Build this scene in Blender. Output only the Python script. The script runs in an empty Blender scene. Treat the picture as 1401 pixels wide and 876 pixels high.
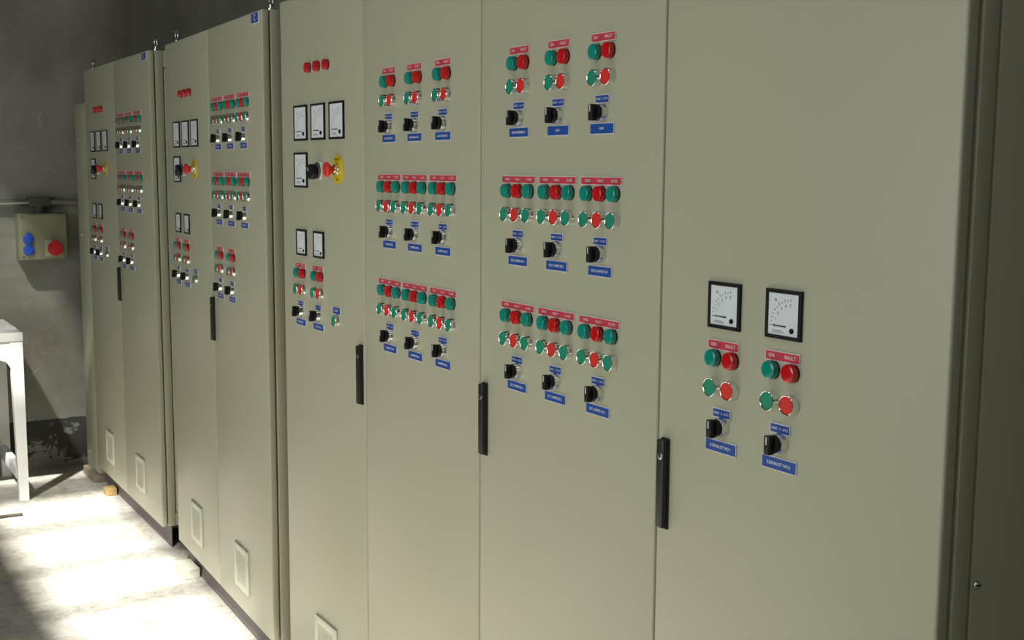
import bpy, bmesh, math, random
from mathutils import Vector, Matrix

random.seed(7)
SC = bpy.context.scene
COL = SC.collection
PI = math.pi

# ------------------------------------------------------------------ helpers
def srgb(r, g, b):
    def f(c):
        c /= 255.0
        return c / 12.92 if c <= 0.04045 else ((c + 0.055) / 1.055) ** 2.4
    return (f(r), f(g), f(b), 1.0)

def material(name, color, rough=0.5, metal=0.0, spec=0.5, coat=0.0, bump=0.0, bump_scale=400.0, vary=0.0, vary_scale=3.0):
    m = bpy.data.materials.new(name); m.use_nodes = True
    nt = m.node_tree; b = nt.nodes['Principled BSDF']
    b.inputs['Base Color'].default_value = color
    b.inputs['Roughness'].default_value = rough
    b.inputs['Metallic'].default_value = metal
    b.inputs['Specular IOR Level'].default_value = spec
    b.inputs['Coat Weight'].default_value = coat
    tc = nt.nodes.new('ShaderNodeTexCoord')
    if bump:
        n = nt.nodes.new('ShaderNodeTexNoise'); n.inputs['Scale'].default_value = bump_scale
        n.inputs['Detail'].default_value = 2
        bp = nt.nodes.new('ShaderNodeBump'); bp.inputs['Strength'].default_value = bump
        bp.inputs['Distance'].default_value = 0.001
        nt.links.new(tc.outputs['Object'], n.inputs['Vector'])
        nt.links.new(n.outputs['Fac'], bp.inputs['Height'])
        nt.links.new(bp.outputs['Normal'], b.inputs['Normal'])
    if vary:
        n = nt.nodes.new('ShaderNodeTexNoise'); n.inputs['Scale'].default_value = vary_scale
        n.inputs['Detail'].default_value = 4
        mr = nt.nodes.new('ShaderNodeMapRange')
        mr.inputs['From Min'].default_value = 0.3; mr.inputs['From Max'].default_value = 0.7
        mr.inputs['To Min'].default_value = 1.0 - vary; mr.inputs['To Max'].default_value = 1.0 + vary * 0.5
        mx = nt.nodes.new('ShaderNodeMix'); mx.data_type = 'RGBA'; mx.blend_type = 'MULTIPLY'
        mx.inputs['Factor'].default_value = 1.0; mx.inputs['A'].default_value = color
        nt.links.new(tc.outputs['Object'], n.inputs['Vector'])
        nt.links.new(n.outputs['Fac'], mr.inputs['Value'])
        nt.links.new(mr.outputs['Result'], mx.inputs['B'])
        nt.links.new(mx.outputs['Result'], b.inputs['Base Color'])
    return m

class MB:
    """collects geometry in one bmesh"""
    def __init__(self):
        self.bm = bmesh.new(); self.mats = []
    def mi(self, m):
        if m not in self.mats: self.mats.append(m)
        return self.mats.index(m)
    def box(self, x0, x1, y0, y1, z0, z1, m, bevel=0.0, seg=2, edges=None):
        i = self.mi(m)
        r = bmesh.ops.create_cube(self.bm, size=1.0)
        vs = r['verts']
        for v in vs:
            v.co = Vector(((x0 + x1) / 2 + v.co.x * (x1 - x0), (y0 + y1) / 2 + v.co.y * (y1 - y0), (z0 + z1) / 2 + v.co.z * (z1 - z0)))
        fs = set(f for v in vs for f in v.link_faces)
        for f in fs: f.material_index = i
        if bevel:
            es = list(set(e for v in vs for e in v.link_edges))
            if edges: es = [e for e in es if edges(e)]
            r = bmesh.ops.bevel(self.bm, geom=es, offset=bevel, segments=seg, profile=0.5, affect='EDGES')
            for f in r['faces']: f.material_index = i
    def lathe(self, prof, seg=24, cx=0.0, cz=0.0, axis='Y', cap=True):
        """prof: list of (radius, depth, material); revolved about an axis that points out of the panel (-Y)"""
        rings = []
        for r, d, m in prof:
            if r < 1e-6:
                rings.append([self.bm.verts.new((cx, -d, cz))])
            else:
                rings.append([self.bm.verts.new((cx + r * math.cos(2 * PI * k / seg), -d, cz + r * math.sin(2 * PI * k / seg))) for k in range(seg)])
        for a in range(len(rings) - 1):
            A, B = rings[a], rings[a + 1]; i = self.mi(prof[a + 1][2])
            for k in range(seg):
                k2 = (k + 1) % seg
                if len(A) == 1: vs = (A[0], B[k2], B[k])
                elif len(B) == 1: vs = (A[k], A[k2], B[0])
                else: vs = (A[k], A[k2], B[k2], B[k])
                f = self.bm.faces.new(vs); f.material_index = i
    def prism(self, pts, y0, y1, m, flip=False):
        """polygon in the XZ plane extruded from y0 to y1"""
        i = self.mi(m)
        a = [self.bm.verts.new((p[0], y0, p[1])) for p in pts]
        b = [self.bm.verts.new((p[0], y1, p[1])) for p in pts]
        n = len(pts)
        fs = [self.bm.faces.new(a), self.bm.faces.new(b[::-1])]
        for k in range(n): fs.append(self.bm.faces.new((a[k], b[k], b[(k + 1) % n], a[(k + 1) % n])))
        for f in fs: f.material_index = i
    def tube(self, pts, r, m, seg=12, closed=False):
        i = self.mi(m); P = [Vector(p) for p in pts]; n = len(P); rings = []
        for k in range(n):
            if closed: t = (P[(k + 1) % n] - P[k - 1])
            else: t = P[min(k + 1, n - 1)] - P[max(k - 1, 0)]
            t.normalize()
            up = Vector((0, 0, 1)) if abs(t.z) < 0.9 else Vector((0, 1, 0))
            if closed: up = Vector((0, 1, 0)) if abs(t.y) < .9 else Vector((1, 0, 0))
            s = t.cross(up).normalized(); u = s.cross(t)
            rings.append([self.bm.verts.new(P[k] + r * (math.cos(2 * PI * j / seg) * s + math.sin(2 * PI * j / seg) * u)) for j in range(seg)])
        for k in range(n if closed else n - 1):
            A, B = rings[k], rings[(k + 1) % n]
            for j in range(seg):
                f = self.bm.faces.new((A[j], A[(j + 1) % seg], B[(j + 1) % seg], B[j])); f.material_index = i
        if not closed:
            for R in (rings[0], rings[-1]):
                f = self.bm.faces.new(R); f.material_index = i
    def add_mesh(self, me, m, mat):
        i = self.mi(m); n0 = len(self.bm.verts); f0 = len(self.bm.faces)
        self.bm.from_mesh(me)
        self.bm.verts.ensure_lookup_table(); self.bm.faces.ensure_lookup_table()
        for v in self.bm.verts[n0:]: v.co = mat @ v.co
        for f in self.bm.faces[f0:]: f.material_index = i
    def mesh(self, name, smooth=35):
        bmesh.ops.recalc_face_normals(self.bm, faces=self.bm.faces)
        me = bpy.data.meshes.new(name); self.bm.to_mesh(me); self.bm.free()
        for m in self.mats: me.materials.append(m)
        if smooth:
            for p in me.polygons: p.use_smooth = p.area < .008
            me.set_sharp_from_angle(angle=math.radians(smooth))
        return me

def obj(name, me, parent=None, loc=(0, 0, 0), rot=(0, 0, 0), label=None):
    o = bpy.data.objects.new(name, me); COL.objects.link(o)
    o.parent = parent; o.location = loc; o.rotation_euler = rot
    if label: o['label'] = label
    return o

def thing(name, label, cat, loc=(0, 0, 0), rotz=0.0, group=None, me=None):
    o = bpy.data.objects.new(name, me); COL.objects.link(o)
    o.location = loc; o.rotation_euler = (0, 0, rotz)
    o['label'] = label; o['category'] = cat
    if group: o['group'] = group
    return o

def struct(name, me, loc=(0, 0, 0)):
    o = obj(name, me, None, loc); o['kind'] = 'structure'; return o

_txt = {}
def text_mesh(s, size):
    """flat filled letters in the XY plane, centred, as a plain mesh"""
    k = (s, size)
    if k in _txt: return _txt[k]
    c = bpy.data.curves.new('letters', 'FONT'); c.body = s; c.size = size
    c.align_x = 'CENTER'; c.align_y = 'CENTER'; c.resolution_u = 2; c.offset = size * 0.012
    o = bpy.data.objects.new('letters', c); COL.objects.link(o)
    bpy.context.view_layer.update()
    dg = bpy.context.evaluated_depsgraph_get()
    me = bpy.data.meshes.new_from_object(o.evaluated_get(dg))
    bpy.data.objects.remove(o); bpy.data.curves.remove(c)
    _txt[k] = me
    return me

def text_at(mb, s, size, x, z, d, m, xscale=1.0):
    """letters standing on a front face: x right, z up, d out of the panel"""
    M = Matrix.Translation((x, -d, z)) @ Matrix.Rotation(PI / 2, 4, 'X') @ Matrix.Diagonal((xscale, 1, 1, 1))
    mb.add_mesh(text_mesh(s, size), m, M)

# ------------------------------------------------------------------ materials
PAINT = material('pebble_grey_paint', srgb(181, 180, 156), 0.42, spec=0.4, bump=0.06, bump_scale=900, vary=0.015, vary_scale=2.0)
PAINT_FRAME = material('cabinet_frame_paint', srgb(178, 177, 152), 0.45, spec=0.4)
GROOVE = material('gap_shade_black', srgb(40, 40, 34), 0.8)  # near-black that paints the shade in door gaps and inside the plinth
PLINTH = material('plinth_grey', srgb(112, 106, 106), 0.6, vary=0.1, vary_scale=6)
BLACK = material('black_plastic', srgb(17, 16, 18), 0.42, spec=0.35, vary=0.1, vary_scale=30)
BLACK_MATT = material('black_handle_plastic', srgb(34, 33, 34), 0.5, bump=0.1, bump_scale=700)
CHROME = material('polished_chrome', (0.82, 0.82, 0.80, 1), 0.12, metal=1.0)
STEEL = material('zinc_steel', (0.6, 0.6, 0.58, 1), 0.25, metal=1.0)
GREEN_LENS = material('green_lens', srgb(0, 142, 126), 0.2, coat=0.5)
RED_LENS = material('red_lens', srgb(200, 14, 24), 0.2, coat=0.5)
GREEN_CAP = material('green_button', srgb(20, 142, 110), 0.45)
RED_CAP = material('red_button', srgb(222, 44, 38), 0.45)
RED_PLATE = material('red_laminate', srgb(205, 62, 76), 0.4)
BLUE_PLATE = material('blue_laminate', srgb(28, 78, 160), 0.4)
WHITE = material('white_engraving', srgb(232, 228, 232), 0.5)
DIAL = material('dial_white', srgb(226, 232, 236), 0.35)
INK = material('dial_ink', srgb(25, 25, 25), 0.6)
GREY_INK = material('dial_grey_ink', srgb(120, 122, 122), 0.6)
YELLOW = material('yellow_disc', srgb(214, 190, 20), 0.4)
IVORY = material('ivory_plate', srgb(222, 220, 205), 0.4)
GREY_DISC = material('grey_dial_disc', srgb(88, 88, 92), 0.4)
VENT = material('vent_plastic', srgb(224, 225, 206), 0.5)
BOXG = material('box_grey_green', srgb(140, 140, 113), 0.5, vary=0.06, vary_scale=12)
BLUE_SOCKET = material('blue_socket', srgb(36, 78, 190), 0.4)
RED_SOCKET = material('red_socket', srgb(196, 18, 26), 0.4)
PIPE_M = material('conduit_steel', (0.42, 0.42, 0.38, 1), 0.35, metal=0.9, vary=0.2, vary_scale=9)
SLEEVE = material('sleeve_grey', srgb(128, 126, 116), 0.5)
PLATE_DULL = material('dull_socket_plate', srgb(168, 166, 140), 0.5)
PIPE_DARK = material('fitting_grey', srgb(78, 78, 72), 0.6)
WOOD = material('raw_timber', srgb(178, 150, 96), 0.7, vary=0.2, vary_scale=30)
SLAB = material('packing_slab', srgb(150, 138, 118), 0.85, vary=0.2, vary_scale=18)
CEMENT = material('cement_block', srgb(190, 188, 170), 0.85, vary=0.15, vary_scale=20)
ROD = material('rusty_rod', srgb(70, 62, 50), 0.7)

def table_paint():
    m = material('chipped_white_paint', srgb(232, 231, 226), 0.5, vary=0.06, vary_scale=14)
    return m
TABLE = table_paint()

def floor_material():
    m = bpy.data.materials.new('dusty_concrete'); m.use_nodes = True
    nt = m.node_tree; L = nt.links; b = nt.nodes['Principled BSDF']
    b.inputs['Roughness'].default_value = 0.75; b.inputs['Specular IOR Level'].default_value = 0.25
    tc = nt.nodes.new('ShaderNodeTexCoord')
    def noise(s, d=5, r=0.6):
        n = nt.nodes.new('ShaderNodeTexNoise'); n.inputs['Scale'].default_value = s
        n.inputs['Detail'].default_value = d; n.inputs['Roughness'].default_value = r
        L.new(tc.outputs['Object'], n.inputs['Vector']); return n
    n1 = noise(2.4); n2 = noise(19, 7, 0.78); n3 = noise(55, 3)
    r1 = nt.nodes.new('ShaderNodeValToRGB')
    r1.color_ramp.elements[0].position = 0.32; r1.color_ramp.elements[0].color = srgb(168, 163, 149)
    r1.color_ramp.elements[1].position = 0.62; r1.color_ramp.elements[1].color = srgb(205, 202, 191)
    L.new(n1.outputs['Fac'], r1.inputs['Fac'])
    r2 = nt.nodes.new('ShaderNodeValToRGB')
    r2.color_ramp.elements[0].position = 0.34; r2.color_ramp.elements[0].color = (0.50, 0.49, 0.46, 1)
    r2.color_ramp.elements[1].position = 0.56; r2.color_ramp.elements[1].color = (1, 1, 1, 1)
    L.new(n2.outputs['Fac'], r2.inputs['Fac'])
    mx = nt.nodes.new('ShaderNodeMix'); mx.data_type = 'RGBA'; mx.blend_type = 'MULTIPLY'; mx.inputs['Factor'].default_value = 0.75
    L.new(r1.outputs['Color'], mx.inputs['A']); L.new(r2.outputs['Color'], mx.inputs['B'])
    r3 = nt.nodes.new('ShaderNodeValToRGB')
    r3.color_ramp.elements[0].position = 0.30; r3.color_ramp.elements[0].color = (0.45, 0.43, 0.40, 1)
    r3.color_ramp.elements[1].position = 0.36; r3.color_ramp.elements[1].color = (1, 1, 1, 1)
    L.new(n3.outputs['Fac'], r3.inputs['Fac'])
    m2 = nt.nodes.new('ShaderNodeMix'); m2.data_type = 'RGBA'; m2.blend_type = 'MULTIPLY'; m2.inputs['Factor'].default_value = 0.8
    L.new(mx.outputs['Result'], m2.inputs['A']); L.new(r3.outputs['Color'], m2.inputs['B'])
    L.new(m2.outputs['Result'], b.inputs['Base Color'])
    bp = nt.nodes.new('ShaderNodeBump'); bp.inputs['Strength'].default_value = 0.4; bp.inputs['Distance'].default_value = 0.006
    L.new(n2.outputs['Fac'], bp.inputs['Height']); L.new(bp.outputs['Normal'], b.inputs['Normal'])
    return m

def plaster_material(name, dark, light, band=None):
    """grey plaster with patches and scratches; band = height of a peeling black skirting coat"""
    m = bpy.data.materials.new(name); m.use_nodes = True
    nt = m.node_tree; L = nt.links; b = nt.nodes['Principled BSDF']
    b.inputs['Roughness'].default_value = 0.85; b.inputs['Specular IOR Level'].default_value = 0.2
    tc = nt.nodes.new('ShaderNodeTexCoord')
    def noise(s, d=5, r=0.6, dist=0.0):
        n = nt.nodes.new('ShaderNodeTexNoise'); n.inputs['Scale'].default_value = s
        n.inputs['Detail'].default_value = d; n.inputs['Roughness'].default_value = r; n.inputs['Distortion'].default_value = dist
        L.new(tc.outputs['Object'], n.inputs['Vector']); return n
    n1 = noise(1.9, 6, 0.62, 0.6); n2 = noise(9, 5); n3 = noise(6, 2, 0.4, 2.2)
    r1 = nt.nodes.new('ShaderNodeValToRGB')
    r1.color_ramp.elements[0].position = 0.3; r1.color_ramp.elements[0].color = dark
    r1.color_ramp.elements[1].position = 0.68; r1.color_ramp.elements[1].color = light
    L.new(n1.outputs['Fac'], r1.inputs['Fac'])
    # thin pale scratches where a distorted noise crosses its mid value
    ab = nt.nodes.new('ShaderNodeMath'); ab.operation = 'SUBTRACT'; ab.inputs[1].default_value = 0.5
    L.new(n3.outputs['Fac'], ab.inputs[0])
    ab2 = nt.nodes.new('ShaderNodeMath'); ab2.operation = 'ABSOLUTE'; L.new(ab.outputs[0], ab2.inputs[0])
    lt = nt.nodes.new('ShaderNodeMath'); lt.operation = 'LESS_THAN'; lt.inputs[1].default_value = 0.006; L.new(ab2.outputs[0], lt.inputs[0])
    gt = nt.nodes.new('ShaderNodeMath'); gt.operation = 'GREATER_THAN'; gt.inputs[1].default_value = 0.56; L.new(n2.outputs['Fac'], gt.inputs[0])
    ml = nt.nodes.new('ShaderNodeMath'); ml.operation = 'MULTIPLY'; L.new(lt.outputs[0], ml.inputs[0]); L.new(gt.outputs[0], ml.inputs[1])
    ms = nt.nodes.new('ShaderNodeMath'); ms.operation = 'MULTIPLY'; ms.inputs[1].default_value = 0.35; L.new(ml.outputs[0], ms.inputs[0])
    sc = nt.nodes.new('ShaderNodeMix'); sc.data_type = 'RGBA'; sc.inputs['B'].default_value = srgb(190, 188, 176)
    L.new(ms.outputs[0], sc.inputs['Factor']); L.new(r1.outputs['Color'], sc.inputs['A'])
    out = sc.outputs['Result']
    if band:
        sp = nt.nodes.new('ShaderNodeSeparateXYZ'); L.new(tc.outputs['Object'], sp.inputs[0])
        ne = noise(22, 4, 0.7)
        e1 = nt.nodes.new('ShaderNodeMath'); e1.operation = 'MULTIPLY_ADD'; e1.inputs[1].default_value = 0.03
        L.new(ne.outputs['Fac'], e1.inputs[0]); L.new(sp.outputs['Z'], e1.inputs[2])
        below = nt.nodes.new('ShaderNodeMath'); below.operation = 'LESS_THAN'; below.inputs[1].default_value = band + 0.015
        L.new(e1.outputs[0], below.inputs[0])
        npk = noise(7, 6, 0.75, 0.8)
        # paint is peeled more towards the foot of the wall
        hz = nt.nodes.new('ShaderNodeMapRange'); hz.inputs['From Min'].default_value = 0.0; hz.inputs['From Max'].default_value = 0.16
        hz.inputs['To Min'].default_value = 0.34; hz.inputs['To Max'].default_value = 0.60
        L.new(sp.outputs['Z'], hz.inputs['Value'])
        pk = nt.nodes.new('ShaderNodeMath'); pk.operation = 'LESS_THAN'; L.new(npk.outputs['Fac'], pk.inputs[0]); L.new(hz.outputs['Result'], pk.inputs[1])
        mk = nt.nodes.new('ShaderNodeMath'); mk.operation = 'MULTIPLY'; L.new(below.outputs[0], mk.inputs[0]); L.new(pk.outputs[0], mk.inputs[1])
        bm_ = nt.nodes.new('ShaderNodeMix'); bm_.data_type = 'RGBA'; bm_.inputs['B'].default_value = srgb(66, 64, 60)
        L.new(mk.outputs[0], bm_.inputs['Factor']); L.new(out, bm_.inputs['A']); out = bm_.outputs['Result']
    L.new(out, b.inputs['Base Color'])
    bp = nt.nodes.new('ShaderNodeBump'); bp.inputs['Strength'].default_value = 0.25; bp.inputs['Distance'].default_value = 0.006
    L.new(n2.outputs['Fac'], bp.inputs['Height']); L.new(bp.outputs['Normal'], b.inputs['Normal'])
    return m
FLOOR_M = floor_material()
WALL_END = plaster_material('end_wall_plaster', srgb(112, 110, 96), srgb(150, 149, 138), band=0.262)
WALL_M = plaster_material('hall_plaster', srgb(84, 82, 74), srgb(104, 103, 96))
WALL_BACK = plaster_material('back_wall_plaster', srgb(108, 106, 94), srgb(142, 141, 130))

WALL_BOUNCE = plaster_material('bounce_plaster', srgb(170, 168, 156), srgb(200, 198, 188))  # kept pale so the unseen right wall bounces light onto the cabinet side

# ------------------------------------------------------------------ room
XL, XR, YB, YF, ZC = -6.55, 2.6, 0.565, -4.40, 4.50
def simple_box(name, x0, x1, y0, y1, z0, z1, m):
    b = MB(); b.box(x0, x1, y0, y1, z0, z1, m); return struct(name, b.mesh(name, 0))
simple_box('floor', XL - .1, XR + .1, YF - .1, YB + .1, -.1, 0, FLOOR_M)
simple_box('wall_left', XL - .1, XL, YF, YB, 0, ZC, WALL_END)
simple_box('wall_right', XR, XR + .1, YF, YB, 0, ZC, WALL_BOUNCE)
simple_box('wall_back', XL - .1, XR + .1, YB, YB + .1, 0, ZC, WALL_BACK)
# unseen roof and opposite wall; second roof light and wall window added for fill
SUN_DIR = Vector((-.55, .40, -.86)); CT = .04
def roof_xy(fx, fy):
    """where the roof lets in the sunbeam that lands on the floor at fx, fy"""
    k = ZC / .86; return fx + .55 * k, fy - .40 * k
AX0, AY0 = roof_xy(-6.95, -.505); AX1, AY1 = roof_xy(-3.68, .055)
BX0, BY0 = roof_xy(-3.60, -2.05); BX1, BY1 = roof_xy(-1.15, .02)  # made-up opening: its hidden sun patch bounces light up the cabinets
CX0, CY0 = roof_xy(-7.50, .055); CX1, CY1 = roof_xy(-6.62, .40)
def rect_with_holes(b, x0, x1, y0, y1, holes, z0, z1, m):
    xs = sorted({x0, x1, *[h[0] for h in holes], *[h[1] for h in holes]}); ys = sorted({y0, y1, *[h[2] for h in holes], *[h[3] for h in holes]})
    for i in range(len(xs) - 1):
        for j in range(len(ys) - 1):
            cx, cy = (xs[i] + xs[i + 1]) / 2, (ys[j] + ys[j + 1]) / 2
            if not any(h[0] < cx < h[1] and h[2] < cy < h[3] for h in holes): b.box(xs[i], xs[i + 1], ys[j], ys[j + 1], z0, z1, m)
b = MB(); rect_with_holes(b, XL - .1, XR + .1, YF - .1, YB + .1, [(AX0, AX1, AY0, AY1), (BX0, BX1, BY0, BY1), (CX0, CX1, AY1, CY1), (CX0, AX0, AY0, AY1)], ZC, ZC + CT, WALL_M)
struct('ceiling', b.mesh('ceiling', 0))
FRAME = material('window_frame_steel', srgb(150, 150, 145), 0.5)
b = MB()
for fx in (-5.42, -4.84, -4.34):
    x = roof_xy(fx, 0)[0]; b.box(x - .020, x + .020, AY0, AY1, ZC, ZC + CT, FRAME)
x = CX0
while x < roof_xy(-5.93, 0)[0]:  # unseen slats added to dim the sun near the end wall
    fx = x - .55 * ZC / .86
    if not -6.42 < fx < -6.33: b.box(x, x + .039, AY0, CY1 if x + .04 < CX1 else AY1, ZC + .01, ZC + .014, FRAME)
    x += .05
struct('roof_light_dimmer', b.mesh('roof_light_dimmer', 0))
b = MB()
for x in (BX0 + .75, BX0 + 1.5, BX0 + 2.25): b.box(x - .04, x + .04, BY0, BY1, ZC, ZC + CT, FRAME)  # bars of the added roof opening
struct('added_roof_light', b.mesh('added_roof_light', 0))
VX0, VX1, VZ0, VZ1 = -3.6, -.6, .9, 2.9  # unseen window added as front light for the panels
b = MB()
b.box(XL - .1, VX0, YF - .1, YF, 0, ZC, WALL_M); b.box(VX1, XR + .1, YF - .1, YF, 0, ZC, WALL_M)
b.box(VX0, VX1, YF - .1, YF, 0, VZ0, WALL_M); b.box(VX0, VX1, YF - .1, YF, VZ1, ZC, WALL_M)
struct('wall_front', b.mesh('wall_front', 0))
b = MB()
for x in (VX0 + .03, VX0 + 1, VX0 + 2, VX1 - .03): b.box(x - .03, x + .03, YF - .08, YF - .03, VZ0, VZ1, FRAME)
b.box(VX0, VX1, YF - .08, YF - .03, VZ0, VZ0 + .04, FRAME); b.box(VX0, VX1, YF - .08, YF - .03, VZ1 - .04, VZ1, FRAME)
struct('added_window', b.mesh('added_window', 0))

# ------------------------------------------------------------------ instrument meshes
def lens_mesh(name, m):
    b = MB(); b.lathe([(.0128, .002, m), (.0138, .003, m), (.0138, .0098, m), (.0130, .0118, m), (.0116, .0124, m), (.0070, .0127, m), (0, .0128, m)], 28)
    return b.mesh(name, 40)
b = MB(); b.lathe([(.0, 0, BLACK), (.0140, 0, BLACK), (.0140, .0022, BLACK), (.0134, .0032, BLACK), (0, .0032, BLACK)], 28); COLLAR = b.mesh('lamp_collar')
LENS = {'g': lens_mesh('green_lens', GREEN_LENS), 'r': lens_mesh('red_lens', RED_LENS)}
b = MB(); b.lathe([(.0, 0, CHROME), (.0156, 0, CHROME), (.0156, .0032, CHROME), (.0150, .0042, CHROME), (.0150, .0100, CHROME), (.0147, .0117, CHROME), (.0141, .0122, CHROME), (.0134, .0118, CHROME), (.0134, .0080, CHROME), (0, .0080, CHROME)], 28); RING = b.mesh('button_ring')
def cap_mesh(name, m):
    b = MB(); b.lathe([(.0132, .0082, m), (.0132, .0110, m), (.0125, .0117, m), (0, .0118, m)], 28); return b.mesh(name)
CAP = {'g': cap_mesh('green_cap', GREEN_CAP), 'r': cap_mesh('red_cap', RED_CAP)}
# selector switch
b = MB(); b.lathe([(.0, 0, CHROME), (.0156, 0, CHROME), (.0156, .0032, CHROME), (.0150, .0042, CHROME), (.0150, .0105, CHROME), (.0143, .0122, CHROME), (0, .0122, CHROME)], 28); SEL_RING = b.mesh('selector_ring')
b = MB(); b.lathe([(0, .012, BLACK), (.0136, .012, BLACK), (.0136, .0165, BLACK), (.0125, .0180, BLACK), (0, .0180, BLACK)], 28)
b.box(-.0055, .0055, -.0285, -.0170, -.0142, .0142, BLACK, bevel=.0016)
SEL_KNOB = b.mesh('selector_knob')
b = MB(); b.box(-.0011, .0011, -.0288, -.0281, .0010, .0128, WHITE); SEL_POINT = b.mesh('selector_pointer', 0)

def plate_mesh(name, w, h, m, d=.0027):
    b = MB(); b.box(-w / 2, w / 2, -d + .0006, 0, -h / 2, h / 2, WHITE)
    e = .0012
    b.box(-w / 2 + e, w / 2 - e, -d, -d + .0008, -h / 2 + e, h / 2 - e, m)
    return b.mesh(name, 0)
PL3 = plate_mesh('red_plate', .1225, .0146, RED_PLATE); PL2 = plate_mesh('red_plate', .0705, .0150, RED_PLATE)
PLS = plate_mesh('small_blue_plate', .0400, .0146, BLUE_PLATE); PLB = plate_mesh('blue_plate', .0710, .0194, BLUE_PLATE)
PLT = plate_mesh('tag_plate', .0460, .0200, BLUE_PLATE); PLC = plate_mesh('corner_plate', .068, .031, BLUE_PLATE)

_let = {}
def lettering(items, d=.00285):
    key = tuple(items)
    if key not in _let:
        b = MB()
        for s, size, x, z, xs in items: text_at(b, s, size, x, z, d, WHITE, xs)
        _let[key] = b.mesh('lettering', 0)
    return _let[key]

def meter_mesh(S, fr, dp):
    """frame, dial and adjusting screw of a square panel meter of side S"""
    h = S / 2
    b = MB(); z = .0015
    b.box(-h, h, -.002, 0, -h, h, BLACK)
    for x0, x1, z0, z1 in ((-h, -h + fr, -h, h), (h - fr, h, -h, h), (-h + fr, h - fr, -h, -h + fr), (-h + fr, h - fr, h - fr, h)):
        b.box(x0, x1, -dp, -.002, z0, z1, BLACK)
    frame = b.mesh('meter_frame', 0)
    b = MB(); i = h - fr; dd = dp - .0012
    b.box(-i, i, -dd, -.002, -i, i, DIAL)
    e = dd + .0002
    px, pz = S * .20, -S * .24; R = S * .52
    for k in range(11):
        a = PI / 2 + (PI / 2) * k / 10; c, s = math.cos(a), math.sin(a)
        ln = S * (.055 if k % 2 == 0 else .032); w = S * .007
        q = [(px + c * R - s * w, pz + s * R + c * w), (px + c * R + s * w, pz + s * R - c * w),
             (px + c * (R + ln) + s * w, pz + s * (R + ln) - c * w), (px + c * (R + ln) - s * w, pz + s * (R + ln) + c * w)]
        b.prism(q, -e, -dd, INK)
    for k, t in enumerate(('0', '1', '2', '3', '4', '5')):
        a = PI - (PI / 2) * k / 5
        text_at(b, t, S * .085, px + math.cos(a) * R * .84, pz + math.sin(a) * R * .84, e, INK)
    text_at(b, 'A', S * .10, -S * .22, S * .28, e, INK)
    # pointer lying at zero
    b.prism([(px - R * .96, pz - S * .004), (px - S * .12, pz - S * .016), (px - S * .12, pz + S * .016), (px - R * .96, pz + S * .010)], -e - .0006, -dd, INK)
    for zz, w in ((-.335, .26), (-.365, .32)):
        b.box(-S * .30, -S * .30 + S * w, -e, -dd, S * zz - S * .008, S * zz + S * .006, GREY_INK)
    dial = b.mesh('meter_dial', 0)
    b = MB(); b.lathe([(S * .055, dd, BLACK), (S * .055, dd + S * .02, BLACK), (S * .04, dd + S * .035, BLACK), (0, dd + S * .037, BLACK)], 18, S * .25, -S * .31)
    return frame, dial, b.mesh('meter_screw')
M72 = meter_mesh(.072, .0056, .0046); M96 = meter_mesh(.096, .0056, .0042)

# voltmeter switch
b = MB(); b.box(-.0235, .0235, -.008, 0, -.0235, .0235, IVORY, bevel=.002); VS_PLATE = b.mesh('switch_plate')
b = MB(); b.lathe([(0, .0075, GREY_DISC), (.0225, .0075, GREY_DISC), (.0225, .012, GREY_DISC), (.0215, .013, GREY_DISC), (0, .013, GREY_DISC)], 32); VS_DISC = b.mesh('switch_disc')
b = MB(); b.lathe([(0, .012, BLACK), (.0165, .012, BLACK), (.0170, .016, BLACK), (.0205, .0185, BLACK), (.0205, .029, BLACK), (.0190, .0315, BLACK), (0, .0320, BLACK)], 28)
b.box(-.0012, .0012, -.0326, -.0316, .004, .0185, WHITE); b.box(-.0012, .0012, -.0300, -.0190, .0185, .0209, WHITE); VS_KNOB = b.mesh('switch_knob')
# emergency stop
b = MB(); b.lathe([(0, 0, YELLOW), (.0375, 0, YELLOW), (.0375, .0018, YELLOW), (.0365, .0026, YELLOW), (.012, .0026, YELLOW), (0, .0026, YELLOW)], 40)
text_at(b, 'EMERGENCY', .0065, 0, .0265, .0028, INK); text_at(b, 'STOP', .0075, 0, -.0265, .0028, INK)
ES_DISC = b.mesh('warning_disc', 30)
b = MB(); b.lathe([(.0152, .002, CHROME), (.0152, .006, CHROME), (.0138, .0075, CHROME), (.0138, .012, CHROME), (.009, .0125, CHROME), (.009, .017, CHROME)], 28); ES_COLLAR = b.mesh('stop_collar')
b = MB(); b.lathe([(.0095, .0150, RED_CAP), (.0100, .0200, RED_CAP), (.0165, .0270, RED_CAP), (.0195, .0305, RED_CAP), (.0195, .0330, RED_CAP), (.0175, .0358, RED_CAP), (.0110, .0380, RED_CAP), (0, .0388, RED_CAP)], 32); ES_HEAD = b.mesh('mushroom_head', 50)

# handle (swing handle with a cylinder lock), origin at its middle on the door face
b = MB()
b.prism([(-.0105, -.0765), (.0105, -.0765), (.0105, .0745), (.0085, .0770), (-.0085, .0770), (-.0105, .0745)], -.004, 0, BLACK_MATT)
b.box(-.0095, .0095, -.0135, -.003, -.0745, .0750, BLACK_MATT, bevel=.0028)
b.lathe([(.0058, .0130, STEEL), (.0058, .0148, STEEL), (.0046, .0152, STEEL), (0, .0152, STEEL)], 18, .0022, .0480)
b.box(.0014, .0030, -.0156, -.0150, .0445, .0515, BLACK)
HANDLE = b.mesh('door_handle', 30)

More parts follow.
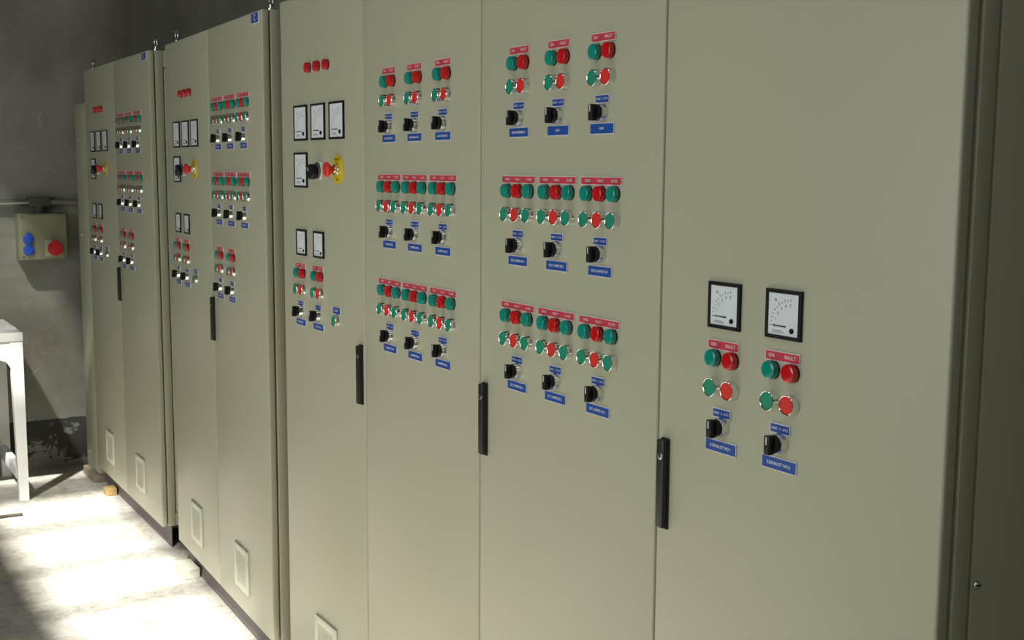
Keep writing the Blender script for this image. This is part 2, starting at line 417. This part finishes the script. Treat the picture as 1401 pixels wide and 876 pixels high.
# vent grille
b = MB(); s = .0755
for x0, x1, z0, z1 in ((-s, -s + .022, -s, s), (s - .022, s, -s, s), (-s + .022, s - .022, -s, -s + .022), (-s + .022, s - .022, s - .022, s)):
    b.box(x0, x1, -.006, 0, z0, z1, VENT, bevel=.0015)
b.box(-s + .01, s - .01, -.001, 0, -s + .01, s - .01, VENT)
for k in range(15):
    z0 = -s + .024 + k * .0070
    b.prism([(-s + .022, z0), (s - .022, z0), (s - .022, z0 + .0036), (-s + .022, z0 + .0036)], -.0048, -.001, VENT)
VENT_MESH = b.mesh('vent_grille', 30)

# lifting eye bolt, origin on the cabinet roof
b = MB()
b.tube([(.019 * math.cos(2 * PI * k / 24), 0, .034 + .019 * math.sin(2 * PI * k / 24)) for k in range(24)], .0052, STEEL, 10, closed=True)
b.tube([(0, 0, 0), (0, 0, .006)], .0145, STEEL, 20); b.tube([(0, 0, .005), (0, 0, .017)], .0085, STEEL, 16)
EYE = b.mesh('eye_bolt', 40)

# small screw head for the side covers, axis along +X
b = MB(); b.lathe([(0, 0, STEEL), (.0062, 0, STEEL), (.0062, .002, STEEL), (.0045, .0042, STEEL), (0, .0045, STEEL)], 16)
b.box(-.0045, .0045, -.0050, -.0042, -.0008, .0008, INK)
SCREW = b.mesh('screw', 40)

# ------------------------------------------------------------------ instrument placement (x from the cabinet's left edge, z from the floor)
EYEZ = 1.575
def lamp(cab, x, z, c):
    o = obj('pilot_lamp', COLLAR, cab, (x, 0, z), label='red pilot lamp' if c == 'r' else 'green pilot lamp')
    obj('lens', LENS[c], o)
def button(cab, x, z, c):
    o = obj('push_button', RING, cab, (x, 0, z), label='red push button in a chrome ring' if c == 'r' else 'green push button in a chrome ring')
    obj('button_cap', CAP[c], o)
def selector(cab, x, z):
    o = obj('selector_switch', SEL_RING, cab, (x, 0, z))
    obj('knob', SEL_KNOB, o); obj('pointer', SEL_POINT, o)
def plate(cab, me, x, z, items, label):
    o = obj('name_plate', me, cab, (x, 0, z), label=label)
    if items: obj('lettering', lettering(items), o)
def meter(cab, M, x, z):
    o = obj('panel_meter', M[0], cab, (x, 0, z)); obj('dial', M[1], o); obj('adjusting_screw', M[2], o)

RED3 = (('OPEN', .0068, -.040, 0, .95), ('FAULT', .0068, 0, 0, .95), ('CLOSE', .0068, .040, 0, .95))
RED2 = (('ON', .0076, -.0215, 0, 1.0), ('FAULT', .0076, .0165, 0, 1.0))
HAND = (('HAND', .0056, -.0105, 0, .74), ('0', .0056, .0010, 0, .8), ('AUTO', .0056, .0110, 0, .74))
DZ = {1: dict(lamp=.2075, red=.2315, btn=.1630, small=.1262, knob=.1025, big=.0752),
      2: dict(lamp=-.0378, red=-.0155, btn=-.0835, small=-.1210, knob=-.1435, big=-.1742),
      3: dict(lamp=-.2855, red=-.2645, btn=-.3315, small=-.3710, knob=-.3925, big=-.4240)}
def block(cab, x, row, n, text, xs=None, order='grg'):
    d = {k: v + EYEZ for k, v in DZ[row].items()}
    offs = (-.0405, 0, .0405) if n == 3 else (-.0200, .0200)
    cols = 'grg' if n == 3 else 'gr'
    plate(cab, PL3 if n == 3 else PL2, x, d['red'], RED3 if n == 3 else RED2, 'red name plate with white letters')
    for o, c in zip(offs, cols):
        lamp(cab, x + o, d['lamp'], c); button(cab, x + o, d['btn'], c)
    plate(cab, PLS, x, d['small'], HAND, 'small blue name plate with white letters')
    selector(cab, x, d['knob'])
    sz = .0068; w = max(1, len(text)) * sz * .66
    plate(cab, PLB, x, d['big'], ((text, sz, 0, 0, min(1.0, .058 / w)),), 'blue name plate with white letters')

def door_a(cab, sel_x=.286, ph=.216, cols=(.135, .263), third=.390, m96=(.152, .277, .403), m72=(.147, .272), stop=.406):
    for k in range(3): lamp(cab, ph + .063 * k, EYEZ + .273, 'r')
    for x in m96: meter(cab, M96, x, EYEZ + .128)
    meter(cab, M96, m96[0] - .003, EYEZ)
    o = obj('voltmeter_switch', VS_PLATE, cab, (sel_x, 0, EYEZ - .001)); obj('dial_disc', VS_DISC, o)
    k = obj('knob', VS_KNOB, o, (0, 0, -.003), rot=(0, math.radians(-55), 0))
    o = obj('emergency_stop_button', ES_DISC, cab, (stop, 0, EYEZ + .0015), label='red mushroom emergency stop on a yellow disc')
    obj('collar', ES_COLLAR, o); obj('mushroom_head', ES_HEAD, o)
    for x in m72: meter(cab, M72, x, EYEZ - .1995)
    block(cab, cols[0], 3, 2, 'HEATER NO.1'); block(cab, cols[1], 3, 2, 'HEATER NO.2')
    plate(cab, PLT, third, EYEZ - .3665, (('RESET', .0080, 0, 0, 1.0),), 'blue name plate with white letters')
    button(cab, third, EYEZ - .3930, 'g')

# ------------------------------------------------------------------ cabinets
def cabinet(name, label, loc, rotz, doors, zb, eye_x, handles, vents, hinge_side='r'):
    """doors: list of x edges of the door leaves; local frame: x along the front, y into the cabinet, z up"""
    W = doors[-1]; ZT = 2.045; D = .50
    cab = thing(name, label, 'electrical cabinet', loc, rotz)
    # body: core, front frame and roof
    b = MB()
    b.box(.012, W - .012, .030, D - .01, zb + .01, ZT - .01, GROOVE)  # blackened core puts shade into the gaps
    b.box(-.0025, W + .0025, .0262, .0560, zb, ZT, PAINT_FRAME, bevel=.0022)
    b.box(0, W, .0560, D, ZT - .066, ZT, PAINT_FRAME, bevel=.002)
    b.box(0, W, .0560, D, zb, zb + .055, PAINT_FRAME, bevel=.002)
    b.box(0, W, D - .03, D, zb, ZT, PAINT_FRAME)
    obj('body', b.mesh('cabinet_body', 30), cab)
    for sx in (0, 1):
        b = MB(); x0, x1 = (W - .012, W + .0035) if sx else (-.0035, .012)
        b.box(x0, x1, .0600, D - .034, zb + .058, ZT - .069, PAINT, bevel=.0025)
        sp = obj('side_panel', b.mesh('side_panel', 30), cab)
        if sx:
            for z in (zb + .09, 1.046, 1.95):
                obj('screw', SCREW, sp, (x1, .0690, z), (0, 0, PI / 2))
    b = MB(); b.box(.02, W - .004, .038, .041, 0, zb - .001, PLINTH); b.box(.02, W - .004, D - .03, D - .02, 0, zb - .001, GROOVE)  # black inner rail and sheet paint the shade at the open plinth end
    b.box(.02, W - .004, .041, D - .03, zb - .012, zb - .001, GROOVE); obj('plinth', b.mesh('plinth', 30), cab)
    for i in range(len(doors) - 1):
        b = MB(); x0 = doors[i] + (.0016 if i else 0); x1 = doors[i + 1] - (.0016 if i < len(doors) - 2 else 0)
        b.box(x0, x1, 0, .0222, zb, ZT - .001, PAINT, bevel=.0045, seg=3)
        b.box(x0 + .012, x1 - .012, .0215, .0264, zb + .012, ZT - .013, GROOVE)
        dr = obj('door', b.mesh('door', 35), cab)
        for hx, di, hz in handles:
            if di == i: obj('handle', HANDLE, dr, (hx, 0, EYEZ + hz))
        for vx, di in vents:
            if di == i: obj('vent_grille', VENT_MESH, dr, (vx, 0, EYEZ - 1.326))
    for x in eye_x:
        obj('eye_bolt', EYE, cab, (x, .0405, ZT))
    return cab

# nearest, four doors
cabC = cabinet('control_cabinet', 'long four-door beige control cabinet, nearest and longest of the row of three',
               (-3.294, 0, 0), 0.0, (0, .568, 1.146, 1.746, 2.3237), .100, (.06, 2.26),
               ((.5435, 0, -.5135), (1.1705, 2, -.5130), (1.7695, 3, -.5130)), ((.290, 0),))
door_a(cabC)
for i, x in enumerate((.715, .849, .985)):
    block(cabC, x, 1, 2, 'AIR HANDLING %d' % (i + 1)); block(cabC, x, 2, 3, 'DAMPER NO.%d' % (i + 1)); block(cabC, x, 3, 3, 'DAMPER NO.%d' % (i + 4))
for i, x in enumerate((1.298, 1.436, 1.575)):
    block(cabC, x, 1, 2, ('AIR HANDLING 4', 'FAN', 'FAN')[i]); block(cabC, x, 2, 3, 'EXCH. DAMPER NO.%d' % (i + 1)); block(cabC, x, 3, 3, 'EXT. DAMPER NO.%d' % (i + 1))
for i, x in enumerate((1.906, 2.034)):
    meter(cabC, M72, x, EYEZ - .2025)
    block(cabC, x, 3, 2, 'E.EXHAUST NO.%d' % (i + 1))

def two_door(name, label, loc, rotz, doors, zb, dx):
    cab = cabinet(name, label, loc, rotz, doors, zb, (.03, doors[-1] - .03), ((doors[1] + .012, 1, -.5130),), ((.305, 0), (.885, 1)))
    door_a(cab, sel_x=.250, ph=.236, cols=(.132, .262), third=.388, m96=(.154, .284, .412), m72=(.149, .275), stop=.400)
    for i, x in enumerate((.720, .860, 1.008)):
        block(cab, x + dx, 1, 3, 'DAMPER NO.%d' % (i + 1)); block(cab, x - .006 + dx, 2, 3, 'DAMPER NO.%d' % (i + 4))
    for i, x in enumerate((.708, .848)):
        block(cab, x + dx, 3, 2, 'HEATER NO.%d' % (i + 3))
    plate(cab, PLC, doors[-1] - .060, EYEZ + .449, (('C', .027, 0, 0, 1.0),), 'blue corner plate with a white letter')
    return cab
cabB = two_door('control_cabinet', 'two-door beige control cabinet standing in the middle of the row of three',
                (-4.660, .047, 0), math.atan2(-.043, 1.205), (0, .602, 1.2057), .100, 0.0)
cabA = two_door('control_cabinet', 'farthest two-door beige control cabinet, beside the narrow cabinet by the end wall',
                (-6.100, .046, 0), math.atan2(-.004, 1.215), (0, .606, 1.2150), .092, .008)
for c in (cabA, cabB): c['group'] = 'two-door control cabinets in the row'

# narrow low cabinet beside the end wall
nar = thing('narrow_cabinet', 'narrow low beige cabinet squeezed between the end wall and the row', 'electrical cabinet', (-6.352, .046, 0))
b = MB(); b.box(0, .246, .004, .45, .046, 1.895, PAINT_FRAME, bevel=.003); obj('body', b.mesh('narrow_body', 30), nar)
b = MB(); b.box(.006, .240, 0, .0045, .056, 1.880, PAINT, bevel=.0015); cov = obj('front_cover', b.mesh('front_cover', 30), nar)
for z in (1.72, 1.245, .13): obj('screw', SCREW, cov, (.075, 0, z))

# packings under the cabinets
def block_thing(name, label, cat, loc, dims, m, seed, rotz=0):
    rnd = random.Random(seed); b = MB()
    b.box(-dims[0] / 2, dims[0] / 2, -dims[1] / 2, dims[1] / 2, 0, dims[2], m, bevel=min(dims) * .08, seg=1)
    bmesh.ops.subdivide_edges(b.bm, edges=b.bm.edges[:], cuts=2, use_grid_fill=True)
    for v in b.bm.verts:
        if v.co.z > 1e-4: v.co += Vector((rnd.uniform(-1, 1), rnd.uniform(-1, 1), rnd.uniform(-1, .2))) * min(dims) * .04
    return thing(name, label, cat, loc, rotz, me=b.mesh(name, 30))
block_thing('packing_slab', 'flat tan slab on the floor under the narrow cabinet', 'slab', (-6.235, .235, 0), (.24, .42, .044), SLAB, 1)
block_thing('wood_block', 'small timber block on the floor against the farthest cabinet plinth', 'wood block', (-5.865, .050, 0), (.07, .050, .036), WOOD, 2)
block_thing('cement_block', 'pale cement block on the floor at the middle cabinet plinth corner', 'block', (-4.520, .040, 0), (.13, .060, .042), CEMENT, 3)

# rod lying on the floor
b = MB(); b.tube([(0, 0, .008), (.006, .16, .008), (.012, .34, .008)], .007, ROD, 8)
thing('metal_rod', 'thin dark rod lying on the sunlit floor in front of the white table', 'rod', (-5.70, -.72, 0), me=b.mesh('metal_rod', 40))

# ------------------------------------------------------------------ white table by the end wall
tab = thing('table', 'white painted wooden table with square legs by the end wall', 'table', (-6.53, -.305, 0))
TL, TW, TH = .585, 1.30, .810            # along x, towards -y, height
b = MB(); b.box(0, TL, -TW, 0, TH - .042, TH, TABLE, bevel=.003); obj('tabletop', b.mesh('tabletop', 30), tab)
def yz_prism(b, pts, x0, x1, m):
    i = b.mi(m)
    A = [b.bm.verts.new((x0, p[0], p[1])) for p in pts]; B = [b.bm.verts.new((x1, p[0], p[1])) for p in pts]; n = len(pts)
    fs = [b.bm.faces.new(A), b.bm.faces.new(B[::-1])]
    for k in range(n): fs.append(b.bm.faces.new((A[k], B[k], B[(k + 1) % n], A[(k + 1) % n])))
    for f in fs: f.material_index = i
for x0, x1 in ((.015, .060), (TL - .050, TL - .004)):
    for side in (0, 1):
        b = MB(); o = lambda y: (y if not side else -TW - y)
        pts = [(o(-.002), 0), (o(-.002), TH - .043), (o(-.058), TH - .043), (o(-.045), 0)]
        yz_prism(b, pts, x0, x1, TABLE); obj('leg', b.mesh('leg', 30), tab)
    b = MB()
    pts = [(-.058, TH - .043), (-TW + .058, TH - .043), (-TW + .056, .640), (-TW + .075, .672), (-TW + .12, .690), (-.12, .690), (-.075, .672), (-.056, .640)]
    yz_prism(b, pts, x0 + .004, x1 - .004, TABLE); obj('apron', b.mesh('apron', 30), tab)
b = MB(); b.box(.060, TL - .050, -.045, -.010, .70, TH - .043, TABLE); obj('side_rail', b.mesh('side_rail', 30), tab)
b = MB(); b.box(.10, .145, -TW + .03, -.075, .215, .300, TABLE, bevel=.008); obj('stretcher', b.mesh('stretcher', 30), tab)
b = MB(); b.box(.060, TL - .050, -.050, -.018, .10, .165, TABLE, bevel=.004); obj('side_stretcher', b.mesh('side_stretcher', 30), tab)

# ------------------------------------------------------------------ socket box and conduit on the end wall
bx = thing('socket_box', 'grey wall box with two blue sockets and a red one', 'socket box', (XL, -.108, 1.110))
b = MB(); b.box(0, .100, -.118, .118, 0, .238, BOXG, bevel=.006); obj('enclosure', b.mesh('enclosure', 30), bx)
b = MB(); b.box(.100, .112, -.114, .114, .004, .234, BOXG, bevel=.005); cv = obj('cover', b.mesh('cover', 30), bx)
for y in (-.100, .100):
    for z in (.018, .220):
        obj('screw', SCREW, cv, (.112, y, z), (0, 0, PI / 2))
def lathe_x(prof, seg=28):
    b = MB(); b.lathe(prof, seg); return b
for z in (.108, .052):
    b = lathe_x([(.026, 0, BLUE_SOCKET), (.026, .010, BLUE_SOCKET), (.0235, .015, BLUE_SOCKET), (.018, .017, BLUE_SOCKET), (0, .018, BLUE_SOCKET)])
    b.box(-.010, .010, -.014, 0, .022, .032, BLUE_SOCKET, bevel=.002)
    obj('blue_socket', b.mesh('blue_socket', 40), bx, (.112, -.074, z), (0, 0, PI / 2))
b = lathe_x([(.030, 0, RED_SOCKET), (.030, .022, RED_SOCKET), (.036, .024, RED_SOCKET), (.036, .045, RED_SOCKET), (.032, .050, RED_SOCKET), (0, .052, RED_SOCKET)])
b.box(-.012, .012, -.05, -.01, .030, .042, RED_SOCKET, bevel=.002)
o = obj('red_socket', b.mesh('red_socket', 40), bx, (.112, .048, .060), (math.radians(0), 0, PI / 2))
b = MB(); b.box(.1115, .1185, .004, .092, .018, .106, PLATE_DULL, bevel=.002); obj('socket_plate', b.mesh('socket_plate', 30), bx)

pipe = thing('conduit_pipe', 'steel conduit pipe running along the end wall above the socket box', 'pipe', (XL + .032, 0, 1.400))
b = MB(); b.tube([(0, -2.1, .004), (0, -.16, .002)], .0155, PIPE_M, 14); obj('pipe_run', b.mesh('pipe_run', 40), pipe)
b = MB(); b.tube([(0, -.06, .002), (0, .45, -.004)], .0150, SLEEVE, 14); obj('sleeve', b.mesh('sleeve', 40), pipe, label='darker sleeved pipe run')
b = MB(); b.box(-.030, .020, -.165, -.055, -.022, .030, PIPE_DARK, bevel=.008)
b.tube([(0, -.11, -.052), (0, -.11, -.016)], .022, PIPE_DARK, 16); obj('junction_fitting', b.mesh('junction_fitting', 35), pipe)
for y in (-.62, .25):
    b = MB(); b.box(-.032, .016, y - .008, y + .008, -.020, .022, PIPE_M, bevel=.004); obj('pipe_clip', b.mesh('pipe_clip', 30), pipe)

# ------------------------------------------------------------------ camera
def R(a): return math.radians(a)
yaw, pitch, roll, FPX = R(58.74184), R(7.08922), R(0.37793), 1634.8
fw = Vector((-math.sin(yaw) * math.cos(pitch), math.cos(yaw) * math.cos(pitch), -math.sin(pitch)))
r = Vector((math.cos(yaw), math.sin(yaw), 0)); u = r.cross(fw)
r2 = math.cos(roll) * r + math.sin(roll) * u; u2 = -math.sin(roll) * r + math.cos(roll) * u
cd = bpy.data.cameras.new('camera'); cam = bpy.data.objects.new('camera', cd); COL.objects.link(cam)
cam.matrix_world = Matrix(((r2.x, u2.x, -fw.x, 0), (r2.y, u2.y, -fw.y, -1.22582), (r2.z, u2.z, -fw.z, EYEZ), (0, 0, 0, 1)))
cd.sensor_fit = 'HORIZONTAL'; cd.sensor_width = 36.0; cd.lens = FPX * 36.0 / 1401.0; cd.clip_start = .02
SC.camera = cam

# ------------------------------------------------------------------ sun, sky and added fill lamps
def light(name, kind, energy, color, loc, direction, **kw):
    d = bpy.data.lights.new(name, kind); d.energy = energy; d.color = color
    for k, v in kw.items(): setattr(d, k, v)
    o = bpy.data.objects.new(name, d); COL.objects.link(o); o.location = loc
    o.rotation_euler = Vector(direction).to_track_quat('-Z', 'Y').to_euler(); return o
light('sun', 'SUN', 12.6, (1.0, .985, .95), (2, -5, 8), SUN_DIR, angle=R(1.6))
light('roof_sky_fill', 'AREA', 9.0, (.96, 1.0, .98), ((AX0 + AX1) / 2 + .4, (AY0 + AY1) / 2, ZC + .05), (0, .25, -1), shape='RECTANGLE', size=2.2, size_y=.5)
light('roof_sky_fill', 'AREA', 16.0, (.96, 1.0, .98), ((BX0 + BX1) / 2, (BY0 + BY1) / 2, ZC + .05), (-.1, .3, -1), shape='RECTANGLE', size=2.6, size_y=1.8)  # fill lamp at the added roof opening
light('added_window_fill', 'AREA', 54.0, (.98, 1.0, .97), ((VX0 + VX1) / 2, YF - .09, (VZ0 + VZ1) / 2), (0.0, 1.0, 0), shape='RECTANGLE', size=2.9, size_y=1.9)  # front fill lamp behind the added window

w = bpy.data.worlds.new('daylight'); SC.world = w; w.use_nodes = True
bg = w.node_tree.nodes['Background']; bg.inputs['Color'].default_value = (.75, .85, 1.0, 1); bg.inputs['Strength'].default_value = .6

SC.view_settings.view_transform = 'Standard'; SC.view_settings.look = 'None'
SC.view_settings.exposure = 0.09; SC.view_settings.gamma = 1.0; SC.view_settings.use_curve_mapping = False
